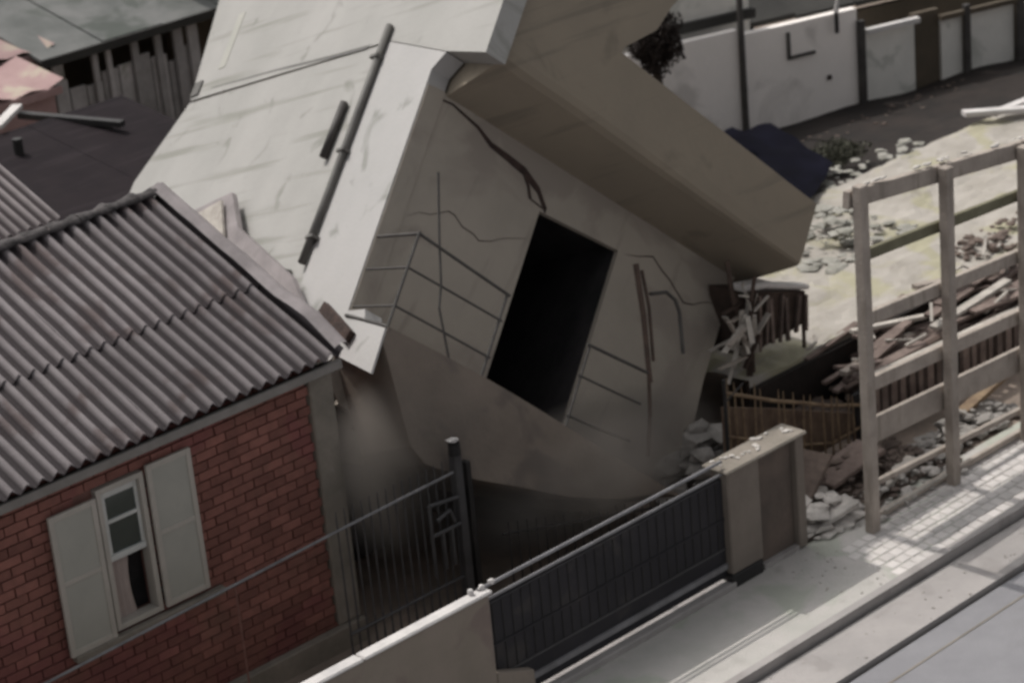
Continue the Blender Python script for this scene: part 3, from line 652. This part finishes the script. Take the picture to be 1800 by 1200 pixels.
YF = thing('rusty_spear_fence', (2.0, .95, 0), 'sagging rusty yellow spear fence between pillar and timber frame', 'fence')
pts = [(1.06, .95, 1.16), (1.35, .95, 1.02), (1.7, .95, .85), (2.1, .96, .68), (2.5, .97, .50), (2.95, .98, .34)]
MB().tube(pts, .018).build('top_rail', 'rust_yellow', YF)
MB().tube([(p[0], p[1], max(.12, p[2] - .42)) for p in pts], .014).build('bottom_rail', 'rust_yellow', YF)
for i in range(18):
    t = i / 17; x = 1.10 + 1.82 * t; z = 1.14 - .82 * t ** .9
    tl = random.uniform(-.04, .04); z += random.uniform(-.05, .03)
    if i in (5, 11): continue
    MB().tube([(x, .95, -.05), (x + tl, .95, z + .05), (x + tl * 1.1, .95, z + .12)], .012, 5, .004).build('spear', 'rust_yellow', YF)
MB().prism([(1.08, 1.0, .05), (3.0, 1.03, .05), (3.0, 1.03, .22), (1.8, 1.0, .72), (1.08, 1.0, 1.0)], (0, .03, 0)).build('back_sheet', 'tan_wood', YF)

# smashed roof piece lodged against the house
SM = thing('smashed_roof_section', (2.7, 1.9, .9), 'smashed ribbed roof section with splintered laths, lodged right of the tilted house', 'debris')
MB().prism([(2.40, 1.9, .80), (3.28, 1.9, .86), (3.30, 1.9, 1.18), (2.38, 1.9, 1.46)], (0, .4, 0)).build('panel', 'timber_dark', SM)
for i in range(8):
    x = 2.44 + i * .115; MB().beam((x + random.uniform(-.03, .03), 1.88, random.uniform(.76, .88)), (x + random.uniform(-.04, .06), 1.88 + random.uniform(-.03, .0), 1.40 - i * .035), random.uniform(.02, .05), .03).build('rib', 'slat_wood', SM)
MB().beam((2.35, 1.92, 1.52), (2.75, 1.92, 1.44), .18, .06).build('edge_lump', 'concrete_lit', SM, bevel=.015)
MB().beam((2.72, 1.92, 1.43), (3.32, 1.92, 1.22), .14, .05).build('edge_lump', 'concrete_lit', SM, bevel=.015)
for i in range(38):
    a = R(random.uniform(20, 290)); ln = random.uniform(.18, .48); c = Vector((2.32 + random.uniform(-.05, .15), 1.82 + random.uniform(-.06, .1), 1.12 + random.uniform(-.25, .3)))
    e_ = c + Vector((math.cos(a) * ln * .8, random.uniform(-.1, .1), math.sin(a) * ln))
    MB().beam(c, e_, random.uniform(.03, .06), .015).build('lath', random.choice(['timber_pale', 'timber_pale', 'timber', 'timber_dark']), SM)
MB().tube([(3.25, 1.9, .25), (3.25, 1.9, .86)], .02).build('prop', 'timber_dark', SM)
MB().tube([(2.5, 1.9, .0), (2.5, 1.9, .84)], .02).build('prop', 'timber_dark', SM)

def heap(name, lab, x0, x1, y0, y1, z0, n, r0, r1, m, seed, hgt=.1, sq=(1.2, 1.1, .6), fzz=None):
    rn = random.Random(seed); b = MB()
    for i in range(n):
        x = rn.uniform(x0, x1); y = rn.uniform(y0, y1)
        cx = 1 - abs(2 * (x - x0) / (x1 - x0) - 1); cy = 1 - abs(2 * (y - y0) / (y1 - y0) - 1)
        z = (fzz(x, y) if fzz else z0) + hgt * rn.random() * min(1, 2 * cx) * min(1, 2 * cy)
        b.chunk((x, y, z), rn.uniform(r0, r1) * rn.choice((.6, .8, 1, 1.3)), seed * 999 + i, sq)
    return tag(b.build(name, m), lab, 'rubble', None, 'stuff')
heap('rubble_heap', 'white plaster rubble between pillar and foot of the timber frame', 1.05, 1.75, -.02, .55, 0, 90, .015, .075, 'rubble', 1, .2, (1.5, 1.3, .5))
heap('rubble_heap', 'brown broken rubble behind the pillar by the rusty fence', 1.2, 2.9, .35, .85, 0, 200, .012, .035, 'rubble_dark', 2, .2, (1.8, 1.3, .5))
heap('rubble_heap', 'grey rubble lying in the lower bay of the timber frame', 1.65, 3.1, -.05, .75, 0, 240, .01, .035, 'rubble_dark', 3, .15, (1.8, 1.3, .5))
heap('rubble_heap', 'pale rubble scattered under the timber frame', 1.6, 3.0, -.25, .3, 0, 90, .015, .05, 'rubble', 13, .08)
heap('rubble_heap', 'bright white rubble by the right edge below the slatted barrier', 3.0, 4.3, .1, .5, 0, 90, .03, .09, 'rubble', 4, .15)
heap('rubble_heap', 'brown timber rubble heaped between barrier and terrace', 2.9, 7.5, 1.1, 1.75, .15, 260, .02, .06, 'rubble_dark', 5, .25, (2.2, 1.3, .5))
heap('rubble_heap', 'dark rubble lying on the terrace by the right edge', 6.0, 8.2, 1.85, 2.4, .6, 110, .015, .05, 'rubble_dark', 6, .1)
heap('rubble_heap', 'pale greenish plaster rubble on the terrace right of the tilted house', 4.9, 6.6, 2.9, 4.4, .6, 170, .015, .07, 'rubble_green', 7, .2, (1.6, 1.4, .45))
heap('rubble_heap', 'white rubble between the tilted house and the thin post', .75, 1.7, 1.0, 1.7, .1, 120, .04, .12, 'rubble', 8, .6)
heap('rubble_heap', 'mossy rubble along the far edge of the terrace', 6.5, 9.0, 4.5, 5.2, .55, 70, .02, .06, 'rubble_green', 9, .1, (1.6, 1.4, .4))
heap('rubble_heap', 'brown rubble on dark soil below the white background wall', 9.0, 12.5, 6.0, 7.0, .15, 120, .01, .03, 'rubble_dark', 10, .05)
st = MB(); rn = random.Random(77)
for i in range(38):
    x = rn.uniform(3.0, 7.0); y = rn.uniform(1.0, 1.9); a = rn.uniform(-.6, .9); l = rn.uniform(.1, .35)
    z = .55 + rn.uniform(0, .2) * (x > 3.6)
    st.beam((x, y, z), (x + math.cos(a) * l, y + math.sin(a) * l, z + rn.uniform(-.1, .12)), .03, .018)
sd = MB()
for i in range(85):
    x = rn.uniform(2.9, 7.4); y = rn.uniform(1.0, 1.8); a = rn.uniform(-.25, .3); l = rn.uniform(.35, 1.0)
    z = .45 + rn.uniform(-.1, .25)
    sd.beam((x, y, z), (x + math.cos(a) * l, y + math.sin(a) * l * .6, z + rn.uniform(-.12, .12)), rn.uniform(.05, .13), .03)
tag(sd.build('broken_boards', 'slat_wood'), 'dark broken boards jumbled over the rubble behind the frame', 'debris', None, 'stuff')
tag(st.build('splinters', 'timber_pale'), 'pale splintered sticks strewn over the rubble behind the frame', 'debris', None, 'stuff')

# dark blue sheet
tb = MB(); n = 10; vs = []
A0, A1, A2, A3 = Vector((7.2, 6.7, .8)), Vector((8.6, 6.9, .55)), Vector((7.4, 4.9, .72)), Vector((6.25, 4.35, .66))
for i in range(n + 1):
    for j in range(n + 1):
        s, t = i / n, j / n; p = A0.lerp(A1, s).lerp(A3.lerp(A2, s), t); p.z += .08 * noise.noise(Vector((s * 4, t * 4, 9))) + .04; vs.append(p)
tb.add(vs, [(i * (n + 1) + j, i * (n + 1) + j + 1, (i + 1) * (n + 1) + j + 1, (i + 1) * (n + 1) + j) for i in range(n) for j in range(n)])
tag(tb.build('tarpaulin', 'tarp', None, smooth=True), 'dark blue sheet lying on the ground beyond the tilted house corner', 'tarpaulin')

# scrub between soil and wall
def shrub(name, lab, c, rx, ry, rz, n, m, sz, seed, cat='shrub', trunk=None, grp=None):
    t = thing(name, (c[0], c[1], 0), lab, cat, grp); rn = random.Random(seed); b = MB()
    for i in range(n):
        u = Vector((rn.gauss(0, 1), rn.gauss(0, 1), rn.gauss(0, 1))).normalized() * rn.random() ** .45
        k = .75 + .45 * noise.noise(u * 2 + Vector((seed, 0, 0)))
        p = Vector((c[0] + u.x * rx * k, c[1] + u.y * ry * k, c[2] + u.z * rz * k))
        a = Vector((rn.uniform(-1, 1), rn.uniform(-1, 1), rn.uniform(-1, 1))).normalized() * sz * rn.uniform(.6, 1.4); q = a.cross(Vector((rn.uniform(-1, 1), rn.uniform(-1, 1), rn.uniform(-1, 1)))).normalized() * sz * .5
        b.add([p - a, p + q, p + a, p - q], [(0, 1, 2, 3)])
    b.build('crown', m, t)
    MB().tube([(c[0], c[1], 0), (c[0] + .05, c[1], c[2] * .6), (c[0], c[1] + .04, c[2])], trunk or .03, 7, (trunk or .03) * .5).build('trunk', 'bark', t)
shrub('shrub', 'dusty green shrub in front of the white wall, right of the blue sheet', (8.4, 5.7, .45), .60, .4, .16, 2200, 'leaf', .025, 1)
0 and shrub('shrub', 'low brownish shrub at the foot of the white wall', (9.9, 6.8, .55), .7, .35, .25, 900, 'leaf', .04, 2)

# ------------------------------------------------------------------ background compound wall, turned a little off the street line
o0 = Vector((9.31, 7.97, 0)); ew = (Vector((13.64, 6.69, 0)) - o0).normalized(); nw_ = Vector((-ew.y, ew.x, 0))
def BW(a, y, z): return o0 + ew * a + nw_ * y + Vector((0, 0, z))
def bbox(b, a0, a1, y0, y1, z0, z1):
    b.add([BW(a0, y0, z0), BW(a1, y0, z0), BW(a1, y1, z0), BW(a0, y1, z0), BW(a0, y0, z1), BW(a1, y0, z1), BW(a1, y1, z1), BW(a0, y1, z1)],
          [(0, 3, 2, 1), (4, 5, 6, 7), (0, 1, 5, 4), (1, 2, 6, 5), (2, 3, 7, 6), (3, 0, 4, 7)]); return b
CW = thing('compound_wall', o0, 'long pale plastered wall with dark posts across the top right', 'wall')
bbox(MB(), -3.0, -.03, 0, .12, -.2, 1.46).build('wall_panel', 'bg_wall', CW)
bbox(MB(), .06, 1.80, 0, .12, -.2, 1.38).build('wall_panel', 'bg_wall', CW)
bbox(MB(), 1.92, 2.72, .02, .12, -.3, 1.02).build('wall_panel', 'bg_panel', CW)
bbox(MB(), 3.16, 3.50, .02, .12, -.3, .98).build('wall_panel', 'bg_panel', CW)
bbox(MB(), 3.60, 4.36, .02, .12, -.3, .93).build('wall_panel', 'bg_panel', CW)
bbox(MB(), 4.55, 8, .02, .12, -.3, .9).build('wall_panel', 'bg_panel', CW)
bbox(MB(), 2.73, 3.15, .06, .14, -.3, 1.1).build('brown_door', 'bg_brown', CW)
for a, z, wd in ((.0, 2.3, .06), (1.83, 1.22, .10), (3.53, 1.1, .09), (4.43, 1.1, .12)):
    bbox(MB(), a - wd / 2, a + wd / 2, -.08, -.01, -.3, z).build('post', 'rail_iron', CW, bevel=.005)
bbox(MB(), 1.90, 2.74, -.10, -.01, 1.02, 1.09).build('coping', 'concrete_lit', CW)
bbox(MB(), 3.1, 8, -.07, .0, .96, 1.03).build('top_beam', 'bg_brown', CW)
bbox(MB(), .72, 1.12, -.04, -.01, .92, .96).build('bracket', 'rail_iron', CW)
bbox(MB(), .70, .74, -.04, -.01, .92, 1.28).build('bracket', 'rail_iron', CW)
bbox(MB(), 1.30, 1.36, -.03, -.01, .52, .58).build('wall_hole', 'break', CW)
LP = thing('insulator', BW(1.45, -.1, 1.3), 'small white insulator on a dark bracket at the top of the pale wall', 'insulator')
MB().tube([BW(1.42, -.1, 1.15), BW(1.42, -.1, 1.45)], .03).build('bracket', 'iron_black', LP)
MB().tube([BW(1.42, -.1, 1.42), BW(1.45, -.1, 1.6)], .035, 8, .02).build('cap', 'concrete_lit', LP)
# roofs past the wall
RB = thing('roof_beyond_wall', BW(2, 1, 0), 'dark weathered roof rising behind the pale background wall', 'building')
for i in range(14):
    a = -4.5 + i * .95
    P4 = [BW(a, .5, 1.38 - .02 * i), BW(a + .93, .5, 1.38 - .02 * i), BW(a + .93, 4.5, 2.5), BW(a, 4.5, 2.5)]
    MB().prism(P4, (0, 0, .05 + .02 * (i % 2))).build('roof_sheet', 'bg_roof', RB)
bbox(MB(), -4.5, 8.8, .6, .7, -.1, 1.15).build('wall', 'bg_brown', RB)
GB = thing('grey_low_block', BW(-.6, .4, 0), 'grey plastered block peeping over the wall beside the tilted house', 'building')
bbox(MB(), -1.8, .35, .30, .48, 0, 1.95).build('wall', 'bg_panel', GB)
bbox(MB(), -1.85, .4, .22, .50, 1.5, 1.62).build('cornice', 'bg_roof', GB)
shrub('tree', 'dark reddish-brown tree between tilted house and pale wall', (6.95, 7.2, 2.05), .40, .4, .5, 8000, 'leaf_dark', .03, 5, 'tree', .09)
shrub('tree', 'dark tree crown above the pale wall near the insulator', (11.3, 9.6, 2.1), 1.3, .8, .5, 3000, 'leaf_dark', .05, 6, 'tree', .08)
# dark ground cover / buildings backing the top so nothing is left open to the sky
FB = thing('far_block', (20, 30, 0), 'large dark far building closing the view behind all roofs', 'building')
MB().box(-15, 60, 26, 40, 0, 5).build('wall', 'bg_brown', FB)
for i in range(12): MB().box(-14 + i * 5, -11.5 + i * 5, 25.93, 25.99, 1.5, 3.2).build('window', 'glass_dark', FB)

# ------------------------------------------------------------------ dust rising where the house hits the yard
dm = bpy.data.materials.new('dust'); dm.use_nodes = True; t = dm.node_tree; t.nodes.remove(t.nodes['Principled BSDF'])
pv = t.nodes.new('ShaderNodeVolumePrincipled'); pv.inputs['Color'].default_value = (.50, .45, .41, 1); pv.inputs['Anisotropy'].default_value = .2
ge = t.nodes.new('ShaderNodeNewGeometry'); nn = t.nodes.new('ShaderNodeTexNoise'); nn.inputs['Scale'].default_value = 1.7; nn.inputs['Detail'].default_value = 3
t.links.new(ge.outputs['Position'], nn.inputs['Vector'])
tc = t.nodes.new('ShaderNodeTexCoord'); ln = t.nodes.new('ShaderNodeVectorMath'); ln.operation = 'LENGTH'; t.links.new(tc.outputs['Object'], ln.inputs[0])
fo = t.nodes.new('ShaderNodeMapRange'); fo.inputs[1].default_value = .35; fo.inputs[2].default_value = 1.0; fo.inputs[3].default_value = 1; fo.inputs[4].default_value = 0; t.links.new(ln.outputs['Value'], fo.inputs[0])
mr = t.nodes.new('ShaderNodeMapRange'); mr.inputs[1].default_value = .25; mr.inputs[2].default_value = .65; mr.inputs[4].default_value = 3.2; t.links.new(nn.outputs['Fac'], mr.inputs[0])
mu = t.nodes.new('ShaderNodeMath'); mu.operation = 'MULTIPLY'; t.links.new(fo.outputs[0], mu.inputs[0]); t.links.new(mr.outputs[0], mu.inputs[1]); t.links.new(mu.outputs[0], pv.inputs['Density'])
t.links.new(pv.outputs[0], t.nodes['Material Output'].inputs['Volume']); MATS['dust'] = dm
for c, s, lab in (((-1.75, 1.95, 1.35), (1.05, .55, .85), 'brown dust cloud under the tilted house beside the brick corner'),
                  ((-.2, 1.55, .75), (1.7, .75, .55), 'low brown dust drifting below the black doorway')):
    bm = bmesh.new(); bmesh.ops.create_icosphere(bm, subdivisions=3, radius=1); me = bpy.data.meshes.new('dust_cloud'); bm.to_mesh(me); bm.free()
    me.materials.append(dm); o = bpy.data.objects.new('dust_cloud', me); col.objects.link(o); o.location = c; o.scale = s
    tag(o, lab, 'dust', None, 'stuff')

heap('grit', 'small crumbs of rubble scattered on pavement near the pillar', .4, 3.2, -.95, -.1, -.015, 140, .004, .011, 'rubble', 21, .0)
heap('grit', 'small crumbs of rubble scattered in the gutter', -1.5, 4.0, -1.6, -1.1, -.085, 90, .005, .014, 'rubble', 22, .0)

# leaning broken slabs between pillar and frame
for i, (a, b_, wd, m, lab) in enumerate((((1.15, .50, .05), (1.75, .62, .42), .50, 'rubble_dark', 'large brown broken slab leaning behind the pillar, left of the frame post'),
                                 ((1.80, .55, .10), (2.5, .50, .22), .35, 'slat_wood', 'flat dark panel lying in the lower bay of the frame'),
                                 ((1.25, .12, .06), (1.62, .02, .16), .22, 'rubble', 'white broken slab lying against the foot of the first frame post'),
                                 ((2.0, .12, .03), (2.7, .18, .10), .14, 'timber_pale', 'pale splintered board lying in the lower bay of the frame'))):
    c = (Vector(a) + Vector(b_)) / 2
    o = MB().beam(Vector(a) - c, Vector(b_) - c, wd, .05).build('broken_slab' if 'slab' in lab else 'broken_board', m, None, bevel=.008); o.location = c
    tag(o, lab, 'debris')
# base wall added to keep sun off the yard below the fallen house
FO = thing('shade_wall', (-2.0, 2.9, 0), 'added base wall shading the yard below the tilted house, beside the brick corner', 'wall')
MB().prism([(-2.43, 2.85, 1.05), (-2.1, 2.85, 1.0), (-1.85, 2.85, 1.12), (-1.55, 2.85, .95), (-1.35, 2.85, 1.35), (-1.6, 2.85, 1.75), (-2.43, 2.85, 1.95)], (0, .15, 0)).build('wall_fragment', 'plaster_slab', FO)
MB().box(-2.43, -1.2, 3.02, 3.2, 0, 1.5).build('shade_block', 'black_inside', FO)  # black block added behind, stops the sun and keeps the gap dark

def crack(pts, w, plane, rn=random.Random(5)):
    b = MB(); q = []
    for (a, c), (e, f) in zip(pts, pts[1:]):
        for k in range(4):
            t = k / 4; q.append((a + (e - a) * t + rn.uniform(-.02, .02), c + (f - c) * t + rn.uniform(-.02, .02)))
    q.append(pts[-1])
    for k in range(len(q) - 1):
        w0 = w * math.sin(math.pi * (k + .3) / len(q)); w1 = w * math.sin(math.pi * (k + 1.3) / len(q)) if k < len(q) - 2 else .001
        (a, c), (e, f) = q[k], q[k + 1]
        if plane == 'front': b.prism([(a, -.004, c - w0), (e, -.004, f - w1), (e, -.004, f + w1), (a, -.004, c + w0)], (0, .003, 0))
        else: b.prism([(-.018, a, c - w0), (-.018, e, f - w1), (-.018, e, f + w1), (-.018, a, c + w0)], (.004, 0, 0))
    b.build('crack', 'break', FH)
crack([(2.45, .50), (2.9, .38), (3.3, .55)], .007, 'front')
crack([(.25, 1.5), (.6, 1.75), (1.0, 1.62), (1.45, 1.9)], .005, 'front')
crack([(2.5, 2.3), (2.85, 2.42), (3.3, 2.2), (3.7, 2.35)], .008, 'front')
